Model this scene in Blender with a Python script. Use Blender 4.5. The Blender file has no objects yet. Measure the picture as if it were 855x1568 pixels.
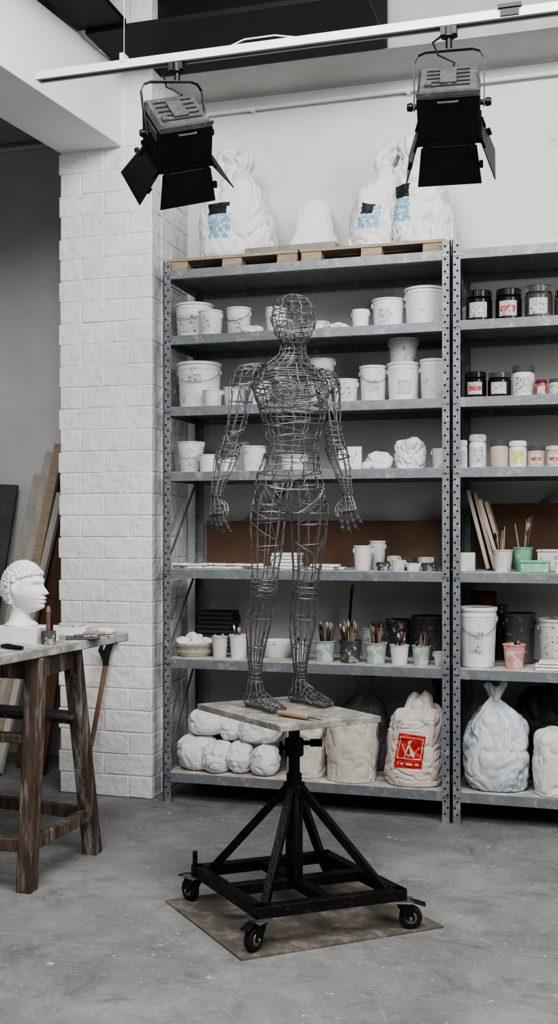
import bpy, math, random
from mathutils import Vector, Matrix, noise
random.seed(11)
pi=math.pi
R=random.uniform

# ------------------------------------------------------------------ materials
def mat(name,col,rough=.6,metal=0.,var=.12,scale=9.,bump=.15,bscale=60.,dirt=None,dscale=14.,dthr=(.56,.68),stretch=None,alpha=None):
    m=bpy.data.materials.new(name); m.use_nodes=True
    nt=m.node_tree; N=nt.nodes; L=nt.links
    b=N['Principled BSDF']; b.inputs['Roughness'].default_value=rough; b.inputs['Metallic'].default_value=metal
    tc=N.new('ShaderNodeTexCoord'); vec=tc.outputs['Object']
    if stretch:
        mp=N.new('ShaderNodeMapping'); mp.inputs['Scale'].default_value=stretch; L.new(vec,mp.inputs['Vector']); vec=mp.outputs['Vector']
    n=N.new('ShaderNodeTexNoise'); n.inputs['Scale'].default_value=scale; n.inputs['Detail'].default_value=6; n.inputs['Roughness'].default_value=.62
    L.new(vec,n.inputs['Vector'])
    r=N.new('ShaderNodeValToRGB'); r.color_ramp.elements[0].position=.3; r.color_ramp.elements[1].position=.7
    c0=[max(0,c*(1-var)) for c in col]; c1=[min(1,c*(1+var)) for c in col]
    r.color_ramp.elements[0].color=(*c0,1); r.color_ramp.elements[1].color=(*c1,1)
    L.new(n.outputs['Fac'],r.inputs['Fac']); out=r.outputs['Color']
    if dirt:
        n2=N.new('ShaderNodeTexNoise'); n2.inputs['Scale'].default_value=dscale; n2.inputs['Detail'].default_value=8; n2.inputs['Roughness'].default_value=.7
        L.new(vec,n2.inputs['Vector'])
        r2=N.new('ShaderNodeValToRGB'); r2.color_ramp.elements[0].position=dthr[0]; r2.color_ramp.elements[1].position=dthr[1]
        r2.color_ramp.elements[0].color=(0,0,0,1); r2.color_ramp.elements[1].color=(1,1,1,1)
        L.new(n2.outputs['Fac'],r2.inputs['Fac'])
        mx=N.new('ShaderNodeMixRGB'); L.new(r2.outputs['Color'],mx.inputs['Fac']); L.new(out,mx.inputs['Color1']); mx.inputs['Color2'].default_value=(*dirt,1)
        out=mx.outputs['Color']
    L.new(out,b.inputs['Base Color'])
    if bump>0:
        n3=N.new('ShaderNodeTexNoise'); n3.inputs['Scale'].default_value=bscale; n3.inputs['Detail'].default_value=5
        L.new(vec,n3.inputs['Vector'])
        bp=N.new('ShaderNodeBump'); bp.inputs['Strength'].default_value=bump; bp.inputs['Distance'].default_value=.01
        L.new(n3.outputs['Fac'],bp.inputs['Height']); L.new(bp.outputs['Normal'],b.inputs['Normal'])
    if alpha is not None: b.inputs['Alpha'].default_value=alpha
    return m

M={}
M['wall']=mat('painted_plaster',(.70,.70,.695),.8,var=.06,scale=2.5,bump=.3,bscale=22,dirt=(.55,.55,.545),dscale=5,dthr=(.56,.72))
M['wallwhite']=mat('white_painted_plaster',(.86,.86,.855),.8,var=.04,scale=2.5,bump=.2,bscale=25)
M['brick']=mat('painted_brick',(.80,.80,.795),.7,var=.08,scale=7,bump=.9,bscale=26,dirt=(.56,.56,.55),dscale=12,dthr=(.58,.74))
M['wall_dim']=mat('grey_plaster',(.62,.62,.615),.85,var=.09,scale=2,bump=.2,bscale=25)
M['ceil']=mat('ceiling_paint',(.42,.42,.42),.9,var=.05,scale=2,bump=.1)
M['bulk']=mat('bulkhead_concrete',(.50,.495,.485),.85,var=.09,scale=4,bump=.25,bscale=25)
M['blacksteel']=mat('black_steel_beam',(.008,.008,.009),.6,var=.2,bump=.1)
M['white']=mat('white_enamel',(.62,.62,.62),.45,var=.04,bump=.0)
M['galv']=mat('galvanised_steel',(.26,.28,.295),.5,.35,var=.16,scale=18,bump=.1,dirt=(.46,.47,.47),dscale=20,dthr=(.54,.70))
M['hole']=mat('slot_shadow_black',(.01,.01,.01),.9,bump=0)
M['shelfboard']=mat('shelf_board',(.50,.47,.43),.8,var=.14,scale=10,bump=.2,dirt=(.75,.75,.74),dscale=12,dthr=(.48,.62))
M['stand']=mat('stand_black_steel',(.016,.015,.015),.45,.4,var=.3,scale=30,bump=.25,bscale=90,dirt=(.13,.12,.115),dscale=60,dthr=(.60,.70))
M['rubber']=mat('caster_rubber',(.015,.015,.015),.7,var=.2,dirt=(.2,.19,.18),dscale=40,dthr=(.6,.75))
M['steel']=mat('caster_steel',(.3,.3,.3),.4,.8)
M['slab']=mat('stand_board',(.27,.25,.225),.8,var=.28,scale=14,bump=.35,bscale=40,dirt=(.50,.48,.45),dscale=20,dthr=(.48,.68))
M['hardboard']=mat('floor_hardboard',(.16,.140,.118),.75,var=.28,scale=7,bump=.2,dirt=(.38,.35,.32),dscale=11,dthr=(.50,.72))
M['wire']=mat('sculpture_wire',(.20,.20,.205),.42,.5,var=.4,scale=30,bump=.1)
M['lampblack']=mat('lamp_black_enamel',(.009,.009,.010),.42,.2,var=.2,bump=.1,dirt=(.06,.06,.06),dscale=50,dthr=(.66,.72))
M['lampgrey']=mat('lamp_worn_metal',(.16,.16,.165),.42,.5,var=.3,scale=25,bump=.1,dirt=(.45,.45,.45),dscale=40,dthr=(.58,.7))
M['bucket']=mat('bucket_plastic',(.76,.755,.74),.5,var=.05,scale=10,bump=.08,dirt=(.40,.39,.38),dscale=24,dthr=(.58,.66))
M['bucket2']=mat('bucket_plastic_grubby',(.64,.63,.61),.55,var=.08,scale=10,bump=.12,dirt=(.22,.22,.21),dscale=26,dthr=(.56,.66))
M['label']=mat('label_paper',(.60,.60,.59),.7,var=.06,bump=0,dirt=(.18,.18,.18),dscale=90,dthr=(.55,.59))
M['plaster']=mat('plaster',(.80,.79,.775),.85,var=.04,scale=12,bump=.2,bscale=50)
M['plaster2']=mat('plaster_hair',(.78,.77,.755),.85,var=.05,scale=60,bump=.3,bscale=90)
M['sack']=mat('sack_weave',(.74,.735,.72),.8,var=.06,scale=9,bump=.2,bscale=130,dirt=(.56,.55,.53),dscale=9,dthr=(.54,.72))
M['sackwarm']=mat('sack_paper_beige',(.66,.615,.56),.8,var=.08,scale=9,bump=.2,bscale=110,dirt=(.52,.47,.42),dscale=9,dthr=(.54,.75))
M['plastic']=mat('plastic_bag_blue',(.62,.65,.67),.3,var=.10,scale=9,bump=.2,bscale=40,dirt=(.20,.38,.52),dscale=8,dthr=(.55,.66))
M['plasticgrey']=mat('plastic_bag_grey',(.24,.23,.22),.4,var=.2,scale=9,bump=.25,bscale=40)
M['darkbag']=mat('dark_bag',(.04,.04,.042),.5,var=.3,bump=.3,bscale=30)
M['black']=mat('black_print',(.02,.02,.022),.6,bump=0)
M['blue']=mat('blue_print',(.20,.42,.56),.6,bump=0,dirt=(.65,.68,.7),dscale=70,dthr=(.5,.54))
M['red']=mat('red_print',(.58,.05,.035),.6,var=.2,bump=0,dirt=(.66,.5,.45),dscale=60,dthr=(.66,.7))
M['redink']=mat('dark_red_lid',(.16,.025,.025),.5,bump=0)
M['pink']=mat('pink_cup',(.68,.33,.28),.6,bump=0,dirt=(.72,.65,.6),dscale=30,dthr=(.5,.6))
M['green']=mat('mint_plastic',(.22,.50,.36),.5,var=.1,bump=.1,dirt=(.55,.62,.55),dscale=30,dthr=(.54,.66))
M['greencup']=mat('green_cup_grubby',(.40,.49,.45),.6,var=.15,bump=.1,dirt=(.7,.7,.68),dscale=30,dthr=(.5,.6))
M['darkcup']=mat('dark_cup',(.10,.10,.105),.6,var=.3,bump=.1,dirt=(.5,.5,.5),dscale=35,dthr=(.52,.6))
M['darkjar']=mat('dark_glass_jar',(.02,.019,.02),.22,var=.2,bump=0)
M['smokejar']=mat('smoky_glass_jar',(.10,.095,.095),.25,var=.2,bump=0,dirt=(.42,.41,.40),dscale=30,dthr=(.56,.7))
M['beigejar']=mat('beige_jar',(.55,.46,.39),.5,bump=0)
M['greenlab']=mat('green_label',(.30,.55,.42),.6,bump=0,dirt=(.7,.74,.7),dscale=60,dthr=(.5,.55))
M['limelab']=mat('lime_label',(.50,.62,.18),.6,bump=0,dirt=(.75,.76,.6),dscale=60,dthr=(.5,.55))
M['redlab']=mat('red_label',(.50,.12,.09),.6,bump=0,dirt=(.75,.6,.55),dscale=60,dthr=(.52,.57))
M['wood']=mat('pale_wood',(.42,.34,.26),.75,var=.18,scale=10,bump=.2,stretch=(1,1,8))
M['woodx']=mat('pallet_wood',(.42,.33,.24),.8,var=.25,scale=9,bump=.3,stretch=(1,8,8),dirt=(.58,.54,.48),dscale=6,dthr=(.56,.7))
M['woodwhite']=mat('whitewashed_wood',(.50,.47,.42),.8,var=.15,scale=6,bump=.2,stretch=(6,6,.7))
M['brown']=mat('brown_wood',(.14,.08,.048),.7,var=.25,scale=8,bump=.2,stretch=(6,6,.8))
M['panel']=mat('brown_backboard',(.15,.09,.058),.7,var=.2,scale=6,bump=.1)
M['tablewood']=mat('old_bench_wood',(.115,.080,.060),.7,var=.5,scale=9,bump=.4,bscale=35,stretch=(5,5,.8),dirt=(.40,.38,.35),dscale=6,dthr=(.50,.70))
M['tabletop']=mat('plaster_stained_top',(.36,.345,.325),.8,var=.2,scale=9,bump=.3,dirt=(.66,.65,.63),dscale=9,dthr=(.46,.62))
M['handle']=mat('tool_handle_wood',(.42,.30,.2),.6,var=.2)
M['rust']=mat('rusty_shaft',(.24,.13,.09),.6,.2,var=.3)
M['slate']=mat('slate_grey',(.10,.105,.11),.6,var=.2)
M['stone']=mat('rough_grey_slab',(.30,.285,.26),.85,var=.2,scale=16,bump=.5,bscale=50)
M['wicker']=mat('basket_fibre',(.52,.47,.40),.8,var=.2,scale=60,bump=.6,bscale=80)
M['tealstack']=mat('grey_green_pads',(.06,.068,.066),.8,var=.2)
M['scratch']=mat('chalky_scratch',(.40,.40,.395),.8,var=.25,scale=20,bump=0)
M['scuff']=mat('dark_scuff',(.13,.13,.13),.7,var=.3,scale=20,bump=0)

def floor_mat():
    m=bpy.data.materials.new('concrete_floor'); m.use_nodes=True; nt=m.node_tree;N=nt.nodes;L=nt.links;b=N['Principled BSDF']
    tc=N.new('ShaderNodeTexCoord')
    def nz(sc,det=8,ro=.65,st=None,dist=0):
        n=N.new('ShaderNodeTexNoise'); n.inputs['Scale'].default_value=sc;n.inputs['Detail'].default_value=det;n.inputs['Roughness'].default_value=ro;n.inputs['Distortion'].default_value=dist
        if st:
            mp=N.new('ShaderNodeMapping');mp.inputs['Scale'].default_value=st[0];mp.inputs['Rotation'].default_value=(0,0,st[1]);L.new(tc.outputs['Object'],mp.inputs['Vector']);L.new(mp.outputs['Vector'],n.inputs['Vector'])
        else: L.new(tc.outputs['Object'],n.inputs['Vector'])
        return n.outputs['Fac']
    def ramp(f,p0,c0,p1,c1):
        r=N.new('ShaderNodeValToRGB');e=r.color_ramp.elements;e[0].position=p0;e[1].position=p1
        e[0].color=(c0,c0,c0,1);e[1].color=(c1,c1,c1,1);L.new(f,r.inputs['Fac']);return r.outputs['Color']
    def mix(a,fac,colr,kind='MIX'):
        x=N.new('ShaderNodeMixRGB');x.blend_type=kind;L.new(fac,x.inputs['Fac']);L.new(a,x.inputs['Color1']);x.inputs['Color2'].default_value=(*colr,1);return x.outputs['Color']
    base=ramp(nz(1.1,6,.6,None,.4),.32,.21,.68,.33)
    o=mix(base,ramp(nz(2.6,12,.82,None,.6),.47,0,.64,.7),(.43,.425,.415))
    o=mix(o,ramp(nz(4.2,12,.85,((1,1.35,1),.4),.5),.50,0,.66,.75),(.14,.14,.138))
    o=mix(o,ramp(nz(13,10,.85),.55,0,.70,.55),(.46,.455,.445))
    o=mix(o,ramp(nz(60,3,.6),.64,0,.70,.8),(.58,.58,.57))
    o=mix(o,ramp(nz(20,3,.6),.69,0,.72,.9),(.70,.70,.69))
    L.new(o,b.inputs['Base Color'])
    rr=ramp(nz(3),.3,.38,.7,.66);L.new(rr,b.inputs['Roughness'])
    bp=N.new('ShaderNodeBump');bp.inputs['Strength'].default_value=.25;bp.inputs['Distance'].default_value=.01;L.new(nz(30),bp.inputs['Height']);L.new(bp.outputs['Normal'],b.inputs['Normal'])
    return m
M['floor']=floor_mat()

# ------------------------------------------------------------------ mesh builder
class MB:
    def __init__(s): s.v=[];s.f=[];s.m=[];s.sm=[];s.mats=[]
    def mi(s,k):
        if k not in s.mats: s.mats.append(k)
        return s.mats.index(k)
    def add(s,vs,fs,k,smooth=False,T=None):
        o=len(s.v); i=s.mi(k)
        for p in vs:
            p=Vector(p)
            if T is not None: p=T@p
            s.v.append(p)
        for f in fs:
            s.f.append([o+q for q in f]); s.m.append(i); s.sm.append(smooth)
    def box(s,c,d,k,T=None):
        cx,cy,cz=c;x,y,z=[q/2 for q in d]
        vs=[(cx+a*x,cy+b*y,cz+e*z) for a in(-1,1) for b in(-1,1) for e in(-1,1)]
        s.add(vs,[(0,1,3,2),(4,6,7,5),(0,4,5,1),(2,3,7,6),(0,2,6,4),(1,5,7,3)],k,False,T)
    def span(s,a,b,k,T=None):
        s.box([(a[i]+b[i])/2 for i in range(3)],[abs(b[i]-a[i]) for i in range(3)],k,T)
    def beam(s,p0,p1,w,h,k,up=(0,0,1),T=None,w2=None,h2=None):
        p0=Vector(p0);p1=Vector(p1);t=(p1-p0).normalized();u=Vector(up)
        if abs(t.dot(u))>.95:u=Vector((0,1,0))
        a=t.cross(u).normalized();b=a.cross(t).normalized();w2=w2 or w;h2=h2 or h
        vs=[]
        for p,ww,hh in((p0,w,h),(p1,w2,h2)):
            for i,j in((-1,-1),(1,-1),(1,1),(-1,1)): vs.append(p+a*(i*ww/2)+b*(j*hh/2))
        s.add(vs,[(3,2,1,0),(4,5,6,7),(0,1,5,4),(1,2,6,5),(2,3,7,6),(3,0,4,7)],k,False,T)
    def prism(s,poly,z0,z1,k,T=None):
        n=len(poly);vs=[(p[0],p[1],z0) for p in poly]+[(p[0],p[1],z1) for p in poly]
        fs=[tuple(range(n-1,-1,-1)),tuple(range(n,2*n))]+[(i,(i+1)%n,n+(i+1)%n,n+i) for i in range(n)]
        s.add(vs,fs,k,False,T)
    def tube(s,pts,r,k,n=6,closed=False,T=None,cap=True):
        pts=[Vector(p) for p in pts];N=len(pts)
        if N<2:return
        rr=r if isinstance(r,(list,tuple)) else [r]*N
        tg=[]
        for i in range(N):
            a=pts[(i-1)%N] if (closed or i>0) else pts[i]; b=pts[(i+1)%N] if (closed or i<N-1) else pts[i]
            t=(b-a); tg.append(t.normalized() if t.length>1e-9 else Vector((0,0,1)))
        u=tg[0].orthogonal().normalized();vs=[]
        for i in range(N):
            u=(u-tg[i]*u.dot(tg[i]))
            u=u.normalized() if u.length>1e-6 else tg[i].orthogonal().normalized()
            w=tg[i].cross(u)
            for j in range(n):
                a=2*pi*j/n; vs.append(pts[i]+(u*math.cos(a)+w*math.sin(a))*rr[i])
        fs=[]
        for i in range(N if closed else N-1):
            i2=(i+1)%N
            for j in range(n): fs.append((i*n+j,i*n+(j+1)%n,i2*n+(j+1)%n,i2*n+j))
        if not closed and cap: fs.append(tuple(range(n-1,-1,-1)));fs.append(tuple((N-1)*n+j for j in range(n)))
        s.add(vs,fs,k,True,T)
    def lathe(s,prof,k,c=(0,0,0),n=36,T=None,a0=0,a1=2*pi,smooth=True):
        full=abs(a1-a0-2*pi)<1e-6; m=n if full else n+1; vs=[]
        for (r,z) in prof:
            for j in range(m):
                a=a0+(a1-a0)*j/n; vs.append((c[0]+r*math.cos(a),c[1]+r*math.sin(a),c[2]+z))
        fs=[]
        for i in range(len(prof)-1):
            for j in range(n):
                j2=(j+1)%m; fs.append((i*m+j,i*m+j2,(i+1)*m+j2,(i+1)*m+j))
        s.add(vs,fs,k,smooth,T)
    def obj(s,name,loc=(0,0,0),rz=0,bevel=0,sharp=35,segs=2):
        me=bpy.data.meshes.new(name); me.from_pydata([tuple(v) for v in s.v],[],s.f)
        for k in s.mats: me.materials.append(M[k])
        me.polygons.foreach_set('material_index',s.m); me.polygons.foreach_set('use_smooth',s.sm); me.update()
        try: me.set_sharp_from_angle(angle=math.radians(sharp))
        except Exception: pass
        o=bpy.data.objects.new(name,me); bpy.context.collection.objects.link(o); o.location=loc;o.rotation_euler=(0,0,rz)
        if bevel:
            b=o.modifiers.new('edge_wear','BEVEL');b.width=bevel;b.segments=segs;b.limit_method='ANGLE';b.angle_limit=math.radians(40)
        return o

def cr(p,t):
    n=len(p);t=max(0,min(n-1-1e-6,t));i=int(t);f=t-i
    a=p[max(i-1,0)];b=p[i];c=p[i+1];d=p[min(i+2,n-1)]
    return [.5*((2*b[q])+(-a[q]+c[q])*f+(2*a[q]-5*b[q]+4*c[q]-d[q])*f*f+(-a[q]+3*b[q]-3*c[q]+d[q])*f**3) for q in range(len(b))]

# ------------------------------------------------------------------ room shell
def shell():
    b=MB(); b.span((-6,-4,-.1),(5,6.2,0),'floor')
    # sparse curved drag marks worn into the concrete
    rs=random.Random(5)
    for i in range(70):
        x=rs.uniform(-2.3,1.2);y=rs.uniform(1.6,4.2);a=rs.uniform(0,2*pi);c=rs.uniform(-1.6,1.6);l=rs.uniform(.08,.55);w=rs.uniform(.0004,.0011);n=10
        pts=[];px,py,aa=x,y,a
        for j in range(n+1):
            pts.append((px,py,aa));px+=l/n*math.cos(aa);py+=l/n*math.sin(aa);aa+=c/n
        vs=[];fs=[]
        for j,(px,py,aa) in enumerate(pts):
            ww=w*math.sin(pi*(j+.3)/(n+.6))
            vs+= [(px-ww*math.sin(aa),py+ww*math.cos(aa),.0003),(px+ww*math.sin(aa),py-ww*math.cos(aa),.0003)]
        for j in range(n): fs.append((2*j,2*j+1,2*j+3,2*j+2))
        b.add(vs,fs,'scratch' if rs.random()<.75 else 'scuff')
    b.obj('floor')
    b=MB(); b.span((-1.86,4.80,0),(5,4.95,3.75),'wall'); b.obj('wall_back')
    b=MB(); b.span((-5.2,5.05,0),(-1.86,5.2,3.75),'wall_dim'); b.obj('wall_back_alcove')
    b=MB(); b.span((-5.2,-1,0),(-5.05,5.05,3.75),'wall_dim'); b.obj('wall_left')
    b=MB(); b.span((4.85,-1,0),(5,4.80,3.75),'wall'); b.obj('wall_right')
    b=MB(); b.span((-1.99,1.2,3.75),(5,5.2,3.85),'ceil'); b.obj('ceiling')
    b=MB(); b.span((-5.2,1.2,3.30),(-2.1,5.05,3.85),'ceil'); b.obj('ceiling_alcove')
    b=MB(); b.span((-1.84,4.47,3.29),(4.85,4.80,3.75),'bulk'); b.obj('bulkhead_beam')
    b=MB()
    b.prism([(-1.987,4.355),(-2.30,4.355),(-2.50,2.2),(-2.20,2.2)][::-1],2.945,3.30,'wallwhite'); b.obj('downstand_beam',bevel=.004)
    b=MB()
    b.span((-1.985,3.98,3.285),(-.79,4.45,3.305),'blacksteel'); b.span((-1.985,4.42,3.305),(-.79,4.45,3.62),'blacksteel')
    b.span((-1.985,4.2,3.62),(-.79,4.46,3.64),'blacksteel')
    b.span((-2.02,1.5,3.303),(-1.80,3.98,3.323),'blacksteel'); b.span((-1.92,1.5,3.323),(-1.90,3.98,3.74),'blacksteel')
    b.obj('black_steel_beam')
    b=MB(); b.tube([(-1.83,4.775,3.225),(-1,4.772,3.228),(0,4.772,3.23),(4.84,4.77,3.235)],.011,'wall',10)
    for x in(-1.5,-.75,.05,.9): b.box((x,4.785,3.228),(.02,.03,.034),'wall')
    b.obj('wall_back_conduit')
    b=MB(); b.tube([(-4.9,5.035,3.27),(-2.4,5.035,3.27)],.012,'wall_dim',8); b.obj('wall_alcove_conduit')
    b=MB(); x0,x1,y0,y1=-2.31,-1.84,4.35,5.05
    b.span((x0+.012,y0+.0042,0),(x1-.0042,y1,3.74),'brick')
    z=0;row=0;h=.098
    def brk(a,c): 
        vs=[]
        for i in(0,1):
            for j in(0,1):
                for q in(0,1): vs.append(((a[0],c[0])[i]+R(-.0012,.0012),(a[1],c[1])[j]+R(-.0012,.0012),(a[2],c[2])[q]+R(-.0018,.0018)))
        b.add(vs,[(0,1,3,2),(4,6,7,5),(0,4,5,1),(2,3,7,6),(0,2,6,4),(1,5,7,3)],'brick')
    while z<3.72:
        hz=min(h,3.74-z)
        xs=[x0,x0+.235,x1] if row%2 else [x0,x0+.12,x0+.355,x1]
        for i in range(len(xs)-1):
            l=xs[i]+.002;r=xs[i+1]-.002
            if i==0: l+=(0 if row%2 else .007)+R(0,.006)
            o=R(0,.0026)
            brk((l,y0+o,z+.002),(r,y0+.11,z+hz-.002))
        ys=[y0+.112,y0+.23,4.795] if row%2 else [y0+.112,y0+.36,4.795]
        for i in range(len(ys)-1): brk((x1-.1,ys[i]+.002,z+.002),(x1-R(0,.0015),ys[i+1]-.002,z+hz-.002))
        z+=h;row+=1
    b.obj('brick_pier',bevel=.004)
shell()

# ------------------------------------------------------------------ racking
SH=[2.36,2.068,1.752,1.463,1.032,.634,.128]
FY,BY=4.33,4.76
def rack(x0,x1,shelf=SH):
    b=MB()
    def post(px,py,sx,sy):
        w=.034;t=.003
        b.span((px,py,0),(px+sx*w,py+sy*t,2.405),'galv'); b.span((px,py,0),(px+sx*t,py+sy*w,2.405),'galv')
        z=.04;i=0
        while z<2.39:
            fy=py-sy*.0006
            b.lathe([(0,0),(.0045,0)],'hole',n=8,T=Matrix.Translation((px+sx*(.011 if i%2 else .022),fy,z))@Matrix.Rotation(pi/2*(1 if sy>0 else -1),4,'X'))
            b.lathe([(0,0),(.0045,0)],'hole',n=8,T=Matrix.Translation((px-sx*.0006,py+sy*.018,z))@Matrix.Rotation(-pi/2*sx,4,'Y'))
            z+=.026;i+=1
        b.span((px-sx*.003,py-sy*.003,0),(px+sx*.04,py+sy*.04,.004),'galv')
    for px,sx in((x0,1),(x1,-1)):
        post(px,FY,sx,1);post(px,BY,sx,-1)
    for z in shelf:
        a,c=x0+.004,x1-.004
        b.span((a,FY+.004,z-.006),(c,BY-.004,z),'galv')
        b.span((a+.03,FY-.0015,z-.036),(c-.03,FY+.004,z+.003),'galv'); b.span((a+.03,FY+.004,z-.036),(c-.03,FY+.022,z-.033),'galv')
        b.span((a,BY-.006,z-.036),(c,BY-.004,z),'galv')
        b.span((a,FY+.03,z-.036),(a+.003,BY-.03,z),'galv'); b.span((c-.003,FY+.03,z-.036),(c,BY-.03,z),'galv')
        if z<2.3: b.span((a+.01,FY+.008,z),(c-.01,BY-.01,z+.005),'shelfboard')
        for px,sx in((x0,1),(x1,-1)):
            for q in(.012,.026):
                b.lathe([(0,.003),(.005,.003),(.006,0)],'steel',n=6,T=Matrix.Translation((px+sx*q,FY-.0005,z-.018))@Matrix.Rotation(pi/2,4,'X'))
    for (za,zb) in((.66,1.02),(1.06,1.44),(.16,.60),(1.78,2.04)):
        b.beam((x0+.006,FY+.03,za),(x0+.006,BY-.03,zb),.003,.018,'galv')
    b.beam((x0+.03,BY-.004,1.05),(x0+.5,BY-.004,1.44),.003,.018,'galv')
    b.obj('steel_shelving_unit')
rack(-1.777,-.507); rack(-.500,.775)
B=[z+.0055 for z in SH]; B[0]=2.3605   # resting heights (board tops)

# ------------------------------------------------------------------ containers
def patch(b,r0,r1,z0,z1,a0,a1,k,n=8):
    b.lathe([(r0,z0),(r1,z1)],k,n=n,a0=a0,a1=a1)
def bucket(x,z,r,h,y=4.5,lid=True,k='bucket',lab=None,handle=False,name='plastic_bucket',fill='plaster'):
    b=MB(); rb=r*.88
    p=[(0,.001),(rb*.93,.0),(rb,.005),(rb+(r-rb)*.84,h*.84),(r*1.0,h*.84),(r*1.0,h*.87),(r*.975,h*.88),(r*.98,h*.94)]
    if lid: p+=[(r*1.035,h*.94),(r*1.04,h*.99),(r*1.01,h),(r*.95,h),(r*.92,h*.975),(0,h*.975)]
    else: p+=[(r*1.01,h*.97),(r*1.01,h),(r*.95,h),(r*.90,h*.75)]
    b.lathe(p,k,n=40)
    if not lid: b.lathe([(r*.91,h*.80),(r*.5,h*.82),(0,h*.80)],fill,n=30)
    if lab:
        for (kk,z0,z1,a0,a1) in lab:
            f=lambda q:(rb+(r-rb)*min(q,.84))+.0012
            patch(b,f(z0),f(z1),z0*h,z1*h,math.radians(a0),math.radians(a1),kk)
    for sx in(-1,1): b.box((sx*r*1.01,0,h*.80),(.006,.016,.018),k)
    if handle:
        pts=[(r*1.04*math.cos(pi*i/14),0,h*.84-h*.30*math.sin(pi*i/14)) for i in range(15)]
        pts=[(px,-math.sqrt(max((r*1.05)**2-px*px,0)),pz) for px,py,pz in pts]
        b.tube(pts,.0012,'steel',5)
    return b.obj(name,(x,y,z),rz=R(-.35,.35))
def L1(a0=-125,a1=-70,z0=.2,z1=.65): return [('label',z0,z1,a0,a1)]
z=B[1]
bucket(-1.700,z,.088,.170,y=4.52,handle=True,lab=L1(-120,-60)); bucket(-1.590,z,.054,.118,y=4.43,lab=L1()); bucket(-1.480,z,.056,.138,handle=True,lab=L1(-110,-50))
bucket(-1.303,z,.048,.130); bucket(-1.110,z,.045,.062,y=4.53,lid=False,name='plaster_bowl',k='bucket2')
bucket(-.908,z,.038,.088,y=4.45,lid=False); bucket(-.795,z,.070,.135,lab=L1(-130,-85)); bucket(-.635,z,.086,.170,y=4.49)
z=B[2]
bucket(-1.670,z,.100,.212,lab=[('label',.55,.72,-110,-72)],handle=True); bucket(-1.565,z,.043,.072,y=4.385); bucket(-1.515,z,.055,.105,y=4.56)
bucket(-1.390,z,.055,.12,y=4.52)
bucket(-1.093,z,.056,.125,y=4.5); bucket(-1.093,z+.126,.058,.08,y=4.5,k='bucket2')
bucket(-.977,z,.054,.107,y=4.46,lab=L1()); bucket(-.862,z,.059,.165,y=4.5,handle=True,lab=L1(-120,-70,.3,.6))
bucket(-.728,z,.071,.172,y=4.5,lab=L1(-100,-50,.2,.55)); bucket(-.730,z+.173,.063,.105,y=4.5,k='bucket2'); bucket(-.596,z,.056,.178,y=4.47,k='bucket')
z=B[3]
bucket(-1.695,z,.055,.068,y=4.46,k='bucket2'); bucket(-1.695,z+.0685,.062,.072,y=4.46)
bucket(-1.590,z,.046,.078,y=4.41); bucket(-1.53,z,.055,.15,y=4.64,k='bucket2'); bucket(-1.50,z,.038,.06,y=4.40,lid=False)
bucket(-1.395,z,.054,.115,y=4.46); bucket(-1.22,z,.06,.075,y=4.5,lid=False,name='plaster_bowl'); bucket(-.572,z,.030,.088,y=4.47,k='bucket2')
z=B[4]
bucket(-.893,z,.040,.105,y=4.43); bucket(-.85,z,.035,.125,y=4.54,k='bucket2')
for x,r,h,k in((-.80,.028,.035,'darkcup'),(-.735,.03,.045,'bucket2'),(-.67,.030,.032,'bucket'),(-.61,.026,.034,'darkcup'),(-.56,.022,.075,'smokejar')):
    bucket(x,z,r,h,y=4.40,k=k,name='small_pot')
for x,r,h,k in((-.77,.026,.06,'bucket2'),(-.70,.028,.05,'darkcup'),(-.63,.03,.055,'bucket')):
    bucket(x,z,r,h,y=4.50,k=k,name='small_pot')
z=B[5]
bucket(-1.30,z,.07,.075,y=4.52,lid=False,name='mixing_bowl'); bucket(-.635,z,.078,.19,y=4.64,k='smokejar'); bucket(-.78,z,.055,.17,y=4.66,k='darkcup')
bucket(-.563,z,.024,.058,y=4.42,k='bucket2'); bucket(-.90,z,.05,.13,y=4.66,k='bucket2')
bucket(-.405,z,.078,.250,y=4.44,k='bucket',handle=True,lab=L1(-120,-75,.25,.6)); bucket(-.245,z,.070,.215,y=4.60,k='smokejar'); bucket(-.40,z,.055,.30,y=4.66,k='redink')
bucket(-.09,z,.072,.20,y=4.54,k='bucket2',lab=L1()); bucket(-.335,z,.035,.24,y=4.70,k='smokejar')
def jar(x,z,r,h,k,lidk,labk,y=4.46,accent=None,name='pigment_jar'):
    b=MB()
    b.lathe([(0,.001),(r*.92,0),(r,.006),(r,h*.72),(r*.86,h*.79),(r*.86,h*.80)],k,n=32)
    b.lathe([(r*.92,h*.79),(r*.95,h*.80),(r*.95,h*.98),(r*.9,h),(0,h)],lidk,n=32)
    for i in range(24):
        a=2*pi*i/24; b.box((r*.955*math.cos(a),r*.955*math.sin(a),h*.89),(.002,.002,h*.14),lidk)
    if labk: patch(b,r+.001,r+.001,h*.16,h*.62,math.radians(-130),math.radians(-50),labk,12)
    if accent: patch(b,r+.0016,r+.0016,h*.30,h*.46,math.radians(-125),math.radians(-55),accent,12)
    b.obj(name,(x,y,z))
z=B[1]
jar(-.402,z,.055,.138,'darkjar','darkjar','label',accent='greenlab'); jar(-.280,z,.054,.138,'darkjar','darkjar','label',accent='redlab'); jar(-.158,z,.056,.145,'smokejar','smokejar','label')
jar(-.045,z,.05,.12,'smokejar','darkjar','label'); jar(-.46,z,.03,.11,'bucket2','bucket2',None,y=4.62); jar(.10,z,.055,.15,'bucket','bucket','label'); jar(.25,z,.06,.14,'darkjar','darkjar','label')
z=B[2]
jar(-.417,z,.046,.115,'darkjar','darkjar','label',accent='redlab'); jar(-.318,z,.048,.108,'darkjar','smokejar','label'); jar(-.220,z,.046,.135,'bucket','slate','label')
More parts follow.
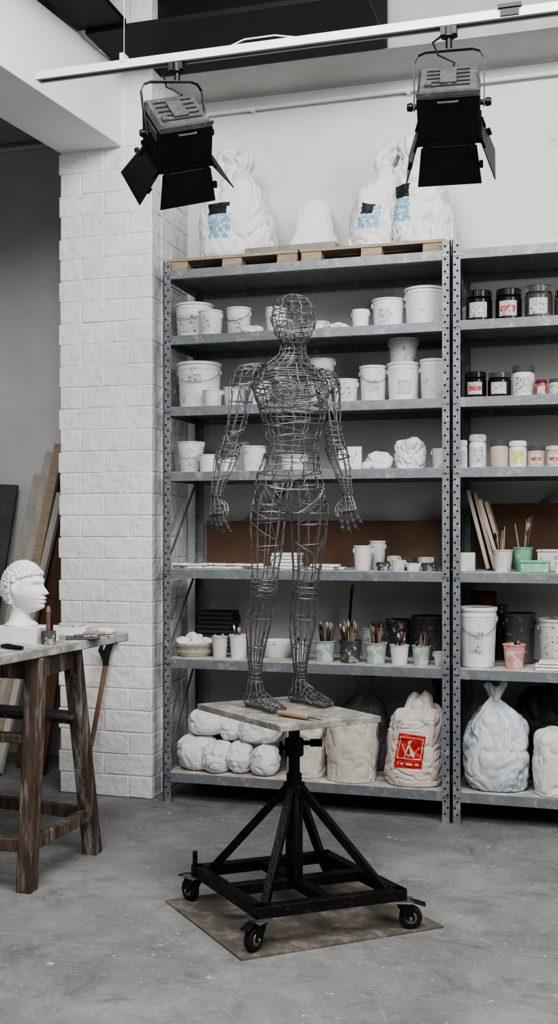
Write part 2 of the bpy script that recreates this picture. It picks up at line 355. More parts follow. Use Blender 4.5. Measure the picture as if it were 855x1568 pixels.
jar(-.147,z,.024,.068,'redlab','redink','label',y=4.42); jar(-.088,z,.028,.07,'bucket2','slate','label',y=4.42); jar(-.01,z,.04,.12,'smokejar','slate','label');jar(.1,z,.05,.13,'bucket','bucket','label')
z=B[3]
jar(-.470,z,.022,.118,'bucket','bucket','label',y=4.43); jar(-.408,z,.036,.142,'bucket','bucket2','label'); jar(-.318,z,.037,.118,'beigejar','slate',None)
jar(-.242,z,.036,.112,'bucket','bucket','limelab'); jar(-.168,z,.035,.09,'beigejar','slate','label',accent='redlab'); jar(-.095,z,.035,.088,'beigejar','bucket2','label',accent='redlab');jar(-.015,z,.04,.1,'bucket','bucket','label')

def brushes(b,n,r,h,L):
    for i in range(n):
        a=R(0,2*pi);q=R(.1,.6)*r;ax=q*math.cos(a);ay=q*math.sin(a)
        tx=ax*1.9+R(-.012,.012);ty=ay*1.9+R(-.01,.01);l=L*R(.7,1.1)
        p0=Vector((ax*.5,ay*.5,h*.2));p1=Vector((tx,ty,h+l));k=random.choice(['handle','handle','wood','black','steel','redink'])
        if random.random()<.5:
            b.tube([p0,p0.lerp(p1,.6),p1],[.0022,.0035,.0018],k,6)
        else:
            b.tube([p0,p0.lerp(p1,.72)],.0028,k,6); b.tube([p0.lerp(p1,.72),p0.lerp(p1,.83)],.0042,'steel',6); b.tube([p0.lerp(p1,.83),p0.lerp(p1,.92),p1],[.0045,.0065,.002],random.choice(['black','handle','label']),7)
def brushcup(x,z,r,h,k,n,L=.07,y=4.42,name='brush_cup'):
    b=MB(); b.lathe([(0,.001),(r*.76,0),(r*.78,.004),(r*.97,h*.95),(r*1.03,h*.95),(r*1.03,h),(r*.95,h),(r*.74,.008),(0,.008)],k,n=32)
    brushes(b,n,r,h,L); b.obj(name,(x,y,z))
z=B[5]
brushcup(-1.542,z,.038,.095,'bucket2',3,.01); brushcup(-1.455,z,.042,.105,'bucket',4,.04); brushcup(-1.17,z,.043,.08,'bucket2',4,.02)
brushcup(-1.060,z,.048,.092,'greencup',14,.075); brushcup(-.948,z,.050,.095,'darkcup',16,.08); brushcup(-.836,z,.050,.09,'greencup',15,.085)
brushcup(-.733,z,.042,.082,'bucket',9,.05); brushcup(-.640,z,.040,.082,'greencup',9,.05)
brushcup(-.255,z,.046,.10,'pink',3,.02,y=4.42)
z=B[4]
brushcup(-.300,z,.042,.092,'bucket2',5,.09,y=4.40); brushcup(-.225,z,.041,.10,'green',9,.12,y=4.52)
def tray(x,y,z,w,d,h,k,name):
    b=MB();t=.003
    b.span((-w/2,-d/2,0),(w/2,d/2,t),k)
    for a in((-w/2,-d/2,w/2,-d/2+t),(-w/2,d/2-t,w/2,d/2),(-w/2,-d/2,-w/2+t,d/2),(w/2-t,-d/2,w/2,d/2)): b.span((a[0],a[1],0),(a[2],a[3],h),k)
    b.span((-w/2-.004,-d/2-.004,h-.008),(w/2+.004,-d/2,h),k);b.span((-w/2-.004,d/2,h-.008),(w/2+.004,d/2+.004,h),k)
    b.span((-w/2+t,-d/2+t,t),(w/2-t,d/2-t,h*.7),'plaster')
    b.obj(name,(x,y,z),bevel=.0015)
tray(-.170,4.40,z,.115,.08,.048,'green','plastic_tray'); tray(-.10,4.56,z,.13,.12,.09,'bucket2','plastic_tray'); tray(-.045,4.40,z,.09,.08,.05,'bucket2','plastic_tray')

# ------------------------------------------------------------------ sacks, bundles, plaster lumps
P_OPEN=[(0,0),(.78,0),(.99,.03),(1.04,.14),(1.02,.32),(.94,.50),(.80,.64),(.60,.74),(.44,.80),(.36,.84),(.44,.89),(.50,.94),(.40,1.0),(.15,1.02),(0,.99)]
P_TIED=[(0,0),(.7,0),(.93,.05),(1.03,.22),(.97,.45),(.75,.64),(.38,.76),(.14,.82),(.20,.88),(.36,.98),(.16,.97),(0,.93)]
P_PILL=[(0,0),(.55,.0),(.88,.12),(1,.42),(.92,.75),(.6,.95),(.2,1),(0,1)]
P_BLOCK=[(0,0),(.85,0),(.98,.04),(1.0,.25),(1.0,.6),(.96,.85),(.82,.95),(.5,.99),(0,1)]
def sack(name,x,y,z,w,d,h,k,prof,seed,wr=.05,labels=(),rz=0,na=130,nv=96,sq=.75,lean=(0,0),folds=9,fold=.06,logo=False,rough=False):
    b=MB();vs=[];fs=[]
    o=Vector((seed*7.3,seed*3.1,seed*1.7)); n=len(prof); asp=h/max(w,.01)
    for j in range(nv+1):
        t=j/nv; r,zz=cr(prof,t*(n-1)); r=max(r,0)
        for i in range(na):
            a=2*pi*i/na; ca,sa=math.cos(a),math.sin(a)
            cx=math.copysign(abs(ca)**sq,ca); sy=math.copysign(abs(sa)**sq,sa)
            q=Vector((ca,sa,zz*1.9*asp))+o
            wob=Vector((noise.noise(q*1.2),noise.noise(q*1.2+Vector((9,0,0))),noise.noise(q*1.2+Vector((0,9,0)))))*1.1
            d1=noise.noise(q*1.1)*1.2
            q2=q*1.25+wob
            c1=max(0,1-abs(noise.noise(q2))*4.2)
            c2=max(0,1-abs(noise.noise(q2*1.9+Vector((3,3,3))))*4)
            neck=max(0,min(1,(zz-.45)*2.2))
            d4=(abs(math.sin(a*folds/2+noise.noise(q*2)*2.5+zz*2))-.55)*fold*2*neck
            k1,k2=(1.0,.6) if rough else (.66,.32)
            s=1+wr*(d1-k1*c1*c1-k2*c2*c2+.4)*(min(1,r*1.5))+d4
            lx=lean[0]*zz*zz;ly=lean[1]*zz*zz
            vs.append((cx*r*s*w/2+lx,sy*r*s*d/2+ly,max(0,zz*h*(1+ (wr*.7*d1 if zz>.2 else 0)))))
    for j in range(nv):
        for i in range(na):
            fs.append((j*na+i,j*na+(i+1)%na,(j+1)*na+(i+1)%na,(j+1)*na+i))
    b.add(vs,fs,k,True)
    for idx,f in enumerate(fs):
        j=idx//na;i=idx%na;a=(360*(i+.5)/na+180)%360-180; zz=cr(prof,j/nv*(n-1))[1]
        if j/nv<.1: continue
        for (kk,a0,a1,z0,z1) in labels:
            sh=(zz-z0)*14
            if a0+sh<=a<=a1+sh and z0<=zz<=z1:
                if logo:
                    u=(a-a0-sh)/(a1-a0);v=(zz-z0)/(z1-z0)
                    fr_=((.08<u<.12 or .88<u<.92) and .28<v<.92) or ((.28<v<.31 or .89<v<.92) and .08<u<.92)
                    st_=abs(u-(.30+.25*v))<.025 and .34<v<.84 or abs(u-(.80-.45*v))<.025 and .34<v<.8 or abs(v-(.55+.15*math.sin(u*9)))<.018 and .2<u<.8
                    tx_=.12<v<.17 and .15<u<.85 and int(u*14)%3!=0
                    if fr_ or st_ or tx_: continue
                b.m[idx]=b.mi(kk)
    return b.obj(name,(x,y,z),rz,sharp=80)

def pallet(x0,x1,z,y0=4.35,y1=4.745):
    b=MB(); cx=(x0+x1)/2;cy=(y0+y1)/2;w=x1-x0;d=y1-y0
    for f in(-.42,0,.42): b.box((f*w,0,.007),(.09,d,.014),'woodx')
    for fx in(-.42,0,.42):
        for fy in(-.4,0,.4): b.box((fx*w,fy*d,.028),(.09,.07,.028),'woodx')
    for i in range(4): b.box((0,(-.39+i*.26)*d,.048),(w,d*.22,.013),'woodx')
    b.obj('wooden_pallet',(cx,cy,z),bevel=.002)
pallet(-1.765,-1.165,2.3635); pallet(-1.155,-.53,2.3635)
zt=2.3635+.0547
b=MB(); b.prism([(-.21,-.09),(.2,-.10),(.215,.1),(-.2,.09)],0,.028,'stone'); b.obj('stone_slab',(-1.20,4.46,zt),bevel=.003)
sack('plaster_sack',-1.495,4.54,zt,.32,.30,.50,'sack',P_OPEN,1,.13,labels=[('black',-118,-90,.37,.47),('blue',-118,-90,.16,.37)],lean=(-.015,0),na=200,nv=130,fold=.10,folds=11)
sack('plaster_sack',-.872,4.55,zt,.205,.24,.45,'sack',P_OPEN,2,.14,labels=[('blue',-125,-82,.18,.44),('black',-118,-92,.34,.44)],lean=(.070,0),rz=.15,na=200,nv=130,fold=.11)
sack('plaster_sack',-.640,4.55,zt,.25,.28,.49,'sack',P_OPEN,3,.14,labels=[('black',-135,-98,.42,.55),('blue',-135,-98,.20,.42)],lean=(-.065,0),rz=-.1,na=200,nv=130,fold=.11)
sack('cloth_mound',-1.165,4.655,zt+.0,.30,.14,.30,'plaster',[(0,0),(.95,0),(1.10,.04),(1.02,.16),(.80,.32),(.62,.5),(.54,.72),(.48,.88),(.3,.98),(.1,1),(0,1)],5,.06,folds=7,fold=.04)
for (x,y,zi,w,d_,h,s) in((-1.385,4.40,1,.09,.07,.035,3),(-1.0,4.41,1,.10,.08,.028,4),(-1.10,4.41,1,.08,.07,.03,6),(-.825,4.43,3,.11,.09,.075,7),(-.865,4.365,3,.04,.035,.03,8)):
    sack('plaster_fragment',x,y,B[zi],w,d_,h,'plaster',P_PILL,s+20,.22,na=60,nv=36,sq=.8,rough=True)
sack('wrapped_clay_lump',-.690,4.45,B[3],.115,.12,.125,'sack',P_BLOCK,31,.20,na=90,nv=60,rough=True)
b=MB(); b.span((-.05,-.006,0),(.05,.006,.1),'plaster'); b.tube([(-.02,-.007,.02),(0,-.0075,.06),(.01,-.007,.03),(.03,-.007,.08)],.0008,'black',4); b.obj('plaster_tile',(-.945,4.41,B[3]),bevel=.002)
b=MB()
for i in range(16):
    x=-.20+i*.026+R(-.01,.01)
    for j in range(random.choice([1,2,2])):
        T=Matrix.Translation((x,R(-.07,-.02),.006+.0125*j))@Matrix.Rotation(R(-.5,.5),4,'Z')
        b.box((0,0,0),(R(.05,.08),R(.05,.07),.011),'plaster',T)
b.obj('plaster_relief_tiles',(-1.54,4.46,B[4]),bevel=.003)
b=MB()
for i in range(5): b.box((R(-.005,.005),0,.007+.0145*i),(.12,.1,.013),'plaster')
b.obj('plaster_relief_tiles',(-1.24,4.45,B[4]),bevel=.003)
b=MB()
for i in range(7): b.box((-.06+i*.02,R(-.02,.02),.006+(i%2)*.0125),(.05,.06,.011),'plaster',)
b.obj('plaster_relief_tiles',(-1.06,4.43,B[4]),bevel=.003)
b=MB(); b.span((-1.72,4.735,B[4]),(-.55,4.745,B[4]+.215),'panel'); b.obj('hardboard_panel')
b=MB(); b.span((-.46,4.735,B[4]),(.70,4.745,B[4]+.29),'panel'); b.obj('hardboard_panel')
b=MB(); b.span((-.035,-.02,0),(.035,.02,.08),'bucket2'); b.obj('sanding_block',(-.445,4.37,B[4]),bevel=.004)
b=MB()
for i,(dx,h,k) in enumerate(((0,.34,'woodwhite'),(.028,.33,'wood'),(.05,.30,'woodwhite'),(.075,.29,'wood'))):
    b.beam((dx+.085,.0,.004),(dx,.0,h),.016,.12,k,up=(0,1,0))
b.obj('leaning_boards',(-.455,4.58,B[4]+.003),bevel=.002)
b=MB()
for i in range(3): b.box((R(-.01,.01),0,.006+.013*i),(.13,.08,.011),'plaster')
b.obj('plaster_relief_tiles',(-.10,4.40,B[5]),bevel=.003)
b=MB(); b.lathe([(0,.001),(.07,0),(.085,.02),(.086,.055),(.088,.058),(.083,.062),(.08,.03),(0,.03)],'wicker',n=40)
for q in range(8):
    b.lathe([(.074+.0020*q,.006*q+.006),(.079+.0020*q,.009+.006*q),(.074+.0020*q,.012+.006*q)],'wicker',n=48)
def lump(b,c,r,k,seed):
    vs=[];fs=[];n,m=20,14
    for j in range(m+1):
        ph=-pi/2+pi*j/m
        for i in range(n):
            a=2*pi*i/n;dv=Vector((math.cos(ph)*math.cos(a),math.cos(ph)*math.sin(a),math.sin(ph)*.75));vs.append(Vector(c)+dv*r*(1+.35*noise.noise(dv*1.6+Vector((seed,0,0)))))
    for j in range(m):
        for i in range(n): fs.append((j*n+i,j*n+(i+1)%n,(j+1)*n+(i+1)%n,(j+1)*n+i))
    b.add(vs,fs,k,True)
for i,(x,y,zz,r) in enumerate(((-.04,-.03,.06,.036),(.03,-.04,.06,.034),(.0,.03,.065,.04),(-.045,.03,.062,.03),(.05,.02,.06,.03),(-.005,-.01,.085,.030),(.0,-.055,.055,.022))): lump(b,(x,y,zz),r,'plaster',i*3.3)
b.obj('plaster_filled_basket',(-1.677,4.46,B[5]))
b=MB()
for i in range(9): b.box((R(-.006,.006),R(-.006,.006),.011+.021*i),(.17,.13,.019),'tealstack')
b.obj('stacked_pads',(-1.635,4.665,B[5]),bevel=.005)
b=MB(); b.beam((0,0,0),(.02,0,.30),.004,.04,'black',up=(0,1,0)); b.tube([(.02,0,.27),(.025,0,.32)],.008,'handle',8);b.obj('trowel_blade',(-1.02,4.70,B[5]+.002))
z=B[6]
for i,(x,y,dz,w,d_,h) in enumerate(((-1.655,4.45,0,.18,.20,.155),(-1.55,4.42,0,.135,.17,.13),(-1.445,4.44,0,.115,.17,.135),(-1.33,4.43,0,.125,.17,.125),
        (-1.58,4.62,.0,.17,.16,.20),(-1.62,4.48,.152,.18,.18,.115),(-1.505,4.50,.13,.12,.18,.11),(-1.365,4.48,.13,.20,.18,.115))):
    sack('plaster_bandage_bundle',x,y,z+dz,w,d_,h,'sack',P_PILL,50+i,.14,na=90,nv=60,sq=.85)
sack('plaster_sack',-1.150,4.48,z,.17,.20,.255,'sackwarm',P_BLOCK,60,.08)
sack('plaster_sack',-.945,4.45,z,.215,.20,.285,'sackwarm',P_BLOCK,61,.09,folds=7)
sack('plastic_bag',-.93,4.655,z+.0,.24,.13,.42,'plasticgrey',P_TIED,62,.12)
sack('plaster_sack',-.675,4.45,z,.235,.20,.38,'sackwarm',[(0,0),(.82,0),(.99,.04),(1.02,.2),(1.0,.45),(.95,.64),(.88,.76),(.72,.83),(.52,.84),(.46,.88),(.40,.95),(.25,1),(.1,.97),(0,.95)],63,.10,labels=[('red',-118,-74,.20,.58)],folds=6,fold=.10,logo=True,lean=(.03,0),na=420,nv=300)
sack('dark_bag',-.60,4.655,z,.15,.12,.42,'darkbag',P_TIED,64,.1)
sack('plastic_bag',-.335,4.45,z,.255,.20,.44,'plastic',P_TIED,65,.16,folds=13,fold=.10,na=180,nv=120)
sack('plaster_sack',-.07,4.44,z,.21,.20,.265,'sack',P_BLOCK,66,.09)
sack('dark_bag',-.14,4.66,z,.25,.13,.40,'darkbag',P_PILL,67,.12)
sack('plaster_sack',.22,4.5,z,.24,.25,.33,'sackwarm',P_OPEN,68,.1)

# ------------------------------------------------------------------ track and spot lamps
RY,RZ=3.25,2.78
b=MB(); b.span((-1.80,RY-.018,RZ-.014),(2.6,RY+.018,RZ+.014),'white'); b.span((-1.802,RY-.012,RZ-.009),(-1.799,RY+.012,RZ+.009),'label')
b.span((-1.79,RY-.006,RZ-.0155),(2.58,RY+.006,RZ-.0135),'slate')
for x in(-1.477,1.2):
    b.tube([(x,RY,RZ+.014),(x,RY,3.75)],.0016,'white',6); b.box((x,RY,RZ+.022),(.016,.04,.03),'white')
b.box((-.20,RY-.012,RZ+.019),(.07,.03,.012),'lampblack');b.box((-.20,RY-.02,RZ+.0),(.055,.006,.02),'lampblack')
b.tube([(-1.12,RY,RZ+.012),(-1.05,RY,RZ+.035),(-.95,RY+.01,RZ+.04),(-.85,RY,RZ+.014)],.003,'white',6)
b.obj('lighting_track')
def spot(x,zc,TB,TY,doors,w=.182,L=.165):
    b=MB(); k='lampblack'; h=w/2
    b.prism([(-h,-h),(h,-h),(h,h),(-h,h)],-L/2,L/2-.02,k,TB)
    b.add([(-h,-h,L/2-.02),(h,-h,L/2-.02),(h,h,L/2-.02),(-h,h,L/2-.02),(-h*.9,-h*.9,L/2),(h*.9,-h*.9,L/2),(h*.9,h*.9,L/2),(-h*.9,h*.9,L/2)],
          [(0,1,5,4),(1,2,6,5),(2,3,7,6),(3,0,4,7),(4,5,6,7)],'lampgrey',False,TB)
    for i in range(5): b.box((-.0,-.055+i*.027,L/2+.001),(.13,.006,.003),'black',TB)
    b.box((.0,.0,L/2+.004),(.05,.09,.008),'lampgrey',TB); b.box((-.06,-.05,L/2+.005),(.02,.02,.010),'lampgrey',TB)
    for sx in(-1,1):
        b.box((sx*(h+.0015),0,L/2-.05),(.003,.12,.03),'lampgrey',TB)
        for q in range(4): b.box((sx*(h+.0012),-.045+q*.03,.0),(.002,.006,.05),'black',TB)
    b.box((0,-h-.001,L/2-.006),(w*1.02,.004,.012),'lampgrey',TB)
    b.tube([(-.03,-h,L/2-.03),(-.03,-h-.012,L/2-.028),(.03,-h-.012,L/2-.028),(.03,-h,L/2-.03)],.003,'steel',6,T=TB)
    for sx in(-1,1):
        b.box((sx*h,0,-L/2+.006),(.012,w+.012,.012),k,TB); b.box((0,sx*h,-L/2+.006),(w+.012,.012,.012),k,TB)
    b.lathe([(0,-.004),(.05,-.003),(.072,.0),(.080,.004)],'steel',(0,0,-L/2-.001),28,TB)
    for (ang,axis,dl) in doors:
        Rz=Matrix.Rotation(axis,4,'Z')
        T=TB@Rz@Matrix.Translation((0,-h-.004,-L/2-.006))@Matrix.Rotation(-ang,4,'X')
        b.add([(-.085,0,0),(.085,0,0),(.100,0,-dl),(-.100,0,-dl),(-.085,-.003,0),(.085,-.003,0),(.100,-.003,-dl),(-.100,-.003,-dl)],
              [(0,1,2,3),(7,6,5,4),(0,4,5,1),(1,5,6,2),(2,6,7,3),(3,7,4,0)],k,False,T)
        b.tube([(-.08,0,0),(.08,0,0)],.005,k,8,T=T)
        for q in(-.07,.07): b.box((q,-.004,-.01),(.016,.008,.03),k,T)
        b.box((.098,-.006,-.06),(.012,.012,.02),k,T)
    a=h+.014;top=.168
    pts=[(-a,0,-.01),(-a,0,.06),(-a,0,top-.03),(-a+.012,0,top-.008),(-a+.035,0,top),(0,0,top),(a-.035,0,top),(a-.012,0,top-.008),(a,0,top-.03),(a,0,.06),(a,0,-.01)]
    for i in range(len(pts)-1): b.beam(pts[i],pts[i+1],.018,.004,k,up=(0,0,1) if abs(pts[i+1][2]-pts[i][2])<.01 else (1,0,0),T=TY)
    for sx in(-1,1):
        b.lathe([(0,.024),(.010,.024),(.013,.016),(.013,.008),(.008,.006),(.008,-.012)],k,n=14,T=TY@Matrix.Translation((sx*(h+.012),0,0))@Matrix.Rotation(sx*pi/2,4,'Y'))
    zt=RZ-.016-zc
    b.lathe([(0,0),(.010,0),(.010,zt-top-.03),(.020,zt-top-.03),(.020,zt-top-.002),(0,zt-top-.002)],k,(0,0,top),14)
    b.box((0,0,zt-.012),(.05,.034,.026),k)
    b.tube([(-.02,0,zt-.02),(-.05,.0,top+.03),(-.03,-.02,top-.02),(.02,-.01,top-.045),(.0,.03,L/2+.03),(0,.05,L/2)],.0035,k,6)
    b.obj('track_spotlight',(x,RY,zc))
d=math.radians
RV=Matrix.Rotation(d(21.9),4,'Z')
aim=Vector((.0,.78,-.62)).normalized(); ex=Vector((.93,.26,.22)); ex=(ex-aim*ex.dot(aim)).normalized(); ez=-aim; ey=ez.cross(ex)
TL=RV@Matrix(((ex.x,ey.x,ez.x,0),(ex.y,ey.y,ez.y,0),(ex.z,ey.z,ez.z,0),(0,0,0,1)))
ax_=RV.to_3x3()@ex
TYL=Matrix.Rotation(math.atan2(ax_.y,ax_.x),4,'Z')@Matrix.Rotation(-math.asin(ax_.z)*.5,4,'Y')
spot(-1.285,2.535,TL,TYL,((d(8),0,.12),(d(40),pi/2,.12),(d(38),-pi/2,.12),(d(40),pi,.12)),w=.180,L=.162)
TR=Matrix.Rotation(d(5),4,'Z')
spot(-.385,2.528,TR@Matrix.Rotation(d(46),4,'X'),TR,((d(2),0,.125),(d(20),pi/2,.125),(d(18),-pi/2,.125),(d(35),pi,.12)),w=.186,L=.165)

# ------------------------------------------------------------------ floor board + stand
b=MB(); b.prism([(-1.296,3.173),(-.912,2.797),(-.3945,3.199),(-.7785,3.575)],0.0,.006,'hardboard'); b.obj('floor_board')
def stand():
    b=MB();k='stand'
    z0=.006
    Lc,Fc,Rc,Bc=[Vector(p) for p in((-1.187,3.185,.108),(-.888,2.894,.108),(-.523,3.152,.108),(-.822,3.443,.108))]
    C=Vector((-.858,3.165,.108))
    cs=[Lc,Fc,Rc,Bc]
    for i in range(4):
        p,q=cs[i],cs[(i+1)%4]; t=(q-p).normalized(); b.beam(p-t*.017,q+t*.017,.034,.034,k)
    m1=(Lc+Fc)/2;m2=(Rc+Bc)/2;m3=(Fc+Rc)/2;m4=(Lc+Bc)/2
    b.beam(m1,m2,.034,.032,k); b.beam(m3,m4,.034,.030,k)
    b.lathe([(0,.0),(.027,.0),(.027,.32),(.024,.325),(.0,.325)],k,(C.x,C.y,.095),22)
    b.lathe([(.024,0),(.024,.15),(.0,.15)],k,(C.x,C.y,.30),22)
    b.lathe([(.034,0),(.034,.035),(.02,.035)],k,(C.x,C.y,.385),22)
    b.lathe([(.018,0),(.018,.19)],k,(C.x,C.y,.42),20)
    b.lathe([(.018,0),(.028,.0),(.030,.004),(.030,.05),(.028,.054),(.018,.054)],k,(C.x,C.y,.505),20)
    b.box((C.x,C.y,.615),(.16,.16,.012),k,None)
    b.beam((C.x-.09,C.y,.612),(C.x+.09,C.y,.612),.03,.02,k)
    cr_=Vector((.96,.2756,0))
    c0=Vector((C.x,C.y,.545)); b.tube([c0,c0+cr_*.05],.008,k,8); b.tube([c0+cr_*.05,c0+cr_*.088],.012,k,10)
    c1=Vector((C.x,C.y,.53)); b.tube([c1,c1-cr_*.04],.008,k,8); b.tube([c1-cr_*.042-Vector((0,0,.02)),c1-cr_*.042+Vector((0,0,.02))],.006,k,8)
    for p in cs:
        q=C.lerp(p,.86); q=Vector((q.x,q.y,.115)); dd=(p-C).normalized()
        b.beam(q,Vector((C.x,C.y,.405))+dd*.022,.024,.024,k)
    for p,ang in zip(cs,(2.6,-1.9,.2,1.2)):
        dirv=(p-C).normalized(); c=Vector((p.x,p.y,0))+dirv*.012
        T=Matrix.Translation((c.x,c.y,z0))
        b.box((0,0,.083),(.06,.06,.006),'steel',T@Matrix.Rotation(ang,4,'Z'))
        W=T@Matrix.Rotation(ang,4,'Z')@Matrix.Translation((.022,0,.035))
        b.lathe([(.010,-.013),(.030,-.013),(.034,-.009),(.035,0),(.034,.009),(.030,.013),(.010,.013)],'rubber',n=28,T=W@Matrix.Rotation(pi/2,4,'X'))
        b.lathe([(0,-.015),(.018,-.015),(.02,-.012)],'steel',n=18,T=W@Matrix.Rotation(pi/2,4,'X')); b.lathe([(0,.015),(.018,.015),(.02,.012)],'steel',n=18,T=W@Matrix.Rotation(pi/2,4,'X'))
        for sy in(-1,1):
            b.add([(-.012,sy*.018,-.006),(.012,sy*.018,-.006),(.006,sy*.018,.044),(-.045,sy*.018,.044),(-.012,sy*.021,-.006),(.012,sy*.021,-.006),(.006,sy*.021,.044),(-.045,sy*.021,.044)],[(0,1,2,3),(7,6,5,4),(0,4,5,1),(1,5,6,2),(2,6,7,3),(3,7,4,0)],k,False,W)
        b.box((-.018,0,.043),(.05,.042,.005),k,W); b.tube([(0,-.024,0),(0,.024,0)],.006,'steel',8,T=W)
        b.beam((.0,0,.05),(.045,0,.038),.03,.005,k,T=W)
    b.lathe([(0,.0),(.008,0),(.008,.05),(.0,.05)],k,(Lc.x-.01,Lc.y,.12),10)
    poly=[(-1.206,3.23),(-.837,2.936),(-.583,3.173),(-.952,3.467)]
    b.prism(poly,.622,.641,'slab'); 
    b.obj('sculpting_stand',bevel=.0025)
stand()

# ------------------------------------------------------------------ wire figure
class WB(MB):
    sc=.93
    def tube(s,pts,r,k,n=6,**kw): MB.tube(s,pts,r*s.sc,k,n,**kw)
def figure():
    b=WB();k='wire';K=.002075
    PSI=math.radians(20)
    def st(lst,base=1087): return [((p[0]-445)*K,p[2],(base-p[1])*K,p[3]*K,p[4]*K) for p in lst]
    class Part:
        def __init__(s,stt,psi=PSI,f=None): s.s=stt;s.n=len(stt)-1;s.psi=psi;s.f=f
        def P(s,t,a,off=0.):
            x,y,z,rx,ry=cr(s.s,max(0,min(s.n,t))); 
            g=1+.045*noise.noise(Vector((x*9+math.cos(a)*2,math.sin(a)*2,z*9)))
            rx=rx*g+off;ry=ry*g+off
            if s.f:
                rx,ry,dx,dy,dz=s.f(t,a,rx,ry)
            c,q=math.cos(s.psi),math.sin(s.psi);u=rx*math.cos(a);v=ry*math.sin(a)
            return Vector((x+u*c-v*q,y+u*q+v*c,z))
    def lon(p,a,t0=0,t1=None,r=.0021,dr=.0,wob=.06,off=0,n=None):
        t1=p.n if t1 is None else t1;n=n or int(8*(t1-t0))+4;s=R(0,99)
        b.tube([p.P(t0+(t1-t0)*i/n,a+dr*i/n+wob*noise.noise(Vector((i*.35,s,0))),off) for i in range(n+1)],r,k,5)
    def ring(p,t,r=.0017,tilt=.0,ph=0,off=.001,wob=.05,n=30,over=.25):
        s=R(0,99)
        b.tube([p.P(t+tilt*math.sin(2*pi*i/n+ph)+wob*noise.noise(Vector((i*.3,s,1))),2*pi*i/n*(1+over/6)+ph,off) for i in range(n+1)],r,k,5)
    def wrap(p,t0,t1,turns,r=.0015,off=.002,ph=None,wob=.08):
        ph=R(0,6.28) if ph is None else ph;n=max(6,int(26*abs(turns)));s=R(0,99)
        b.tube([p.P(t0+(t1-t0)*i/n+wob*noise.noise(Vector((i*.2,s,3))),ph+2*pi*turns*i/n,off+.0015*noise.noise(Vector((i*.5,s,7)))) for i in range(n+1)],r,k,5)
    def chaos(p,cnt,t0,t1,r=.0014,spanT=1.6,spanA=2.6,off=.001):
        for _ in range(cnt):
            ta=R(t0,t1);tb=max(t0,min(t1,ta+R(-spanT,spanT)));aa=R(0,2*pi);ab=aa+R(-1,1)*spanA;bow=R(-.5,.5);n=16;o2=off+R(0,.003)
            b.tube([p.P(ta+(tb-ta)*i/n+bow*math.sin(pi*i/n)*.6,aa+(ab-aa)*i/n,o2) for i in range(n+1)],r*R(.8,1.25),k,5)
    def tf(t,a,rx,ry):
        fr=math.sin(a)
        if fr<0 and 5.3<t<8.6:
            side=math.cos(a); g=math.exp(-((t-7.)/.95)**2)*(math.exp(-((abs(side)-.45)/.28)**2)); ry*=1+.30*g
        if fr>0 and t<2.6: ry*=1+.22*math.exp(-((t-.8)/1.)**2)*(math.exp(-((abs(math.cos(a))-.45)/.35)**2))
        return rx,ry,0,0,0
    torso=Part(st([(444,786,0.0,44,28),(444,760,0,55,37),(444,728,0,51,36),(446,700,-.002,43,31),(448,682,-.004,40,29),(449,660,-.004,45,32),(449,632,-.002,52,36),(447,605,0,59,39),(444,582,.002,60,36),(443,567,.004,48,28),(446,554,.004,30,22),(448,543,.0,22,19),(449,530,-.004,19,18),(449,515,-.008,18,18)]),f=tf)
    for i in range(14): lon(torso,2*pi*i/14+R(-.08,.08),0,13,r=R(.0017,.0024),wob=.14)
    for t in[.2,.8,1.5,2.2,2.9,3.5,4,4.5,5,5.6,6.2,6.7,7.2,7.7,8.2,8.7,9.2,9.7,10.2,10.8,11.4]: ring(torso,t+R(-.15,.15),tilt=R(-.4,.4),ph=R(0,6),r=R(.0014,.002))
    chaos(torso,32,4.6,9.2); chaos(torso,8,0,4); chaos(torso,8,9,12.8,r=.0012,spanT=1)
    wrap(torso,2.5,6.5,4,wob=.25); wrap(torso,6,9.2,3,wob=.25); wrap(torso,9.5,12.8,5,r=.0013); wrap(torso,8.8,5.2,3,r=.0018,wob=.25)
    for s in(-1,1):
        for q in range(4):
            b.tube([torso.P(1.6-.2*q,-pi/2+s*(1.15-.1*q),.003),torso.P(.9-.15*q,-pi/2+s*.7,.004),torso.P(.35-.1*q,-pi/2+s*.3,.004),torso.P(.0,-pi/2+s*.04,.0)],.0018,k,5)
    for s in(-1,1):
        for j in range(4):
            rr=.18+.14*j;n=26;q1=R(-.1,.1);q2=R(-.05,.05)
            b.tube([torso.P(7.0+q1+rr*1.5*math.sin(2*pi*i/n),-pi/2+s*.47+q2+rr*.72*math.cos(2*pi*i/n),.002) for i in range(n+2)],.0017,k,5)
    for s in(-1,1):
        for q in(0,.25): b.tube([torso.P(10.2-q,-pi/2+s*.1,.003),torso.P(9.4-q,-pi/2+s*.5,.004),torso.P(8.9-q,-pi/2+s*1.0,.004),torso.P(8.7-q,-pi/2+s*1.4,.003)],.0018,k,5)
    b.tube([torso.P(9.6-.35*i,-pi/2+.03*math.sin(i),.003) for i in range(18)],.0018,k,5)
    def hf(t,a,rx,ry):
        fr=-math.sin(a); sd=math.cos(a)
        if fr>0:
            if t<3.2: ry*=1+.16*max(0,1-abs(sd)*1.6)*math.exp(-((t-1.2)/1.2)**2)
            ry*=1+.28*math.exp(-(sd/.13)**2)*math.exp(-((t-3.6)/.65)**2)
            ry*=1-.14*math.exp(-((abs(sd)-.36)/.16)**2)*math.exp(-((t-4.25)/.4)**2)
            ry*=1+.05*math.exp(-((t-5.)/.4)**2)
        return rx,ry,0,0,0
    psh=math.radians(14)
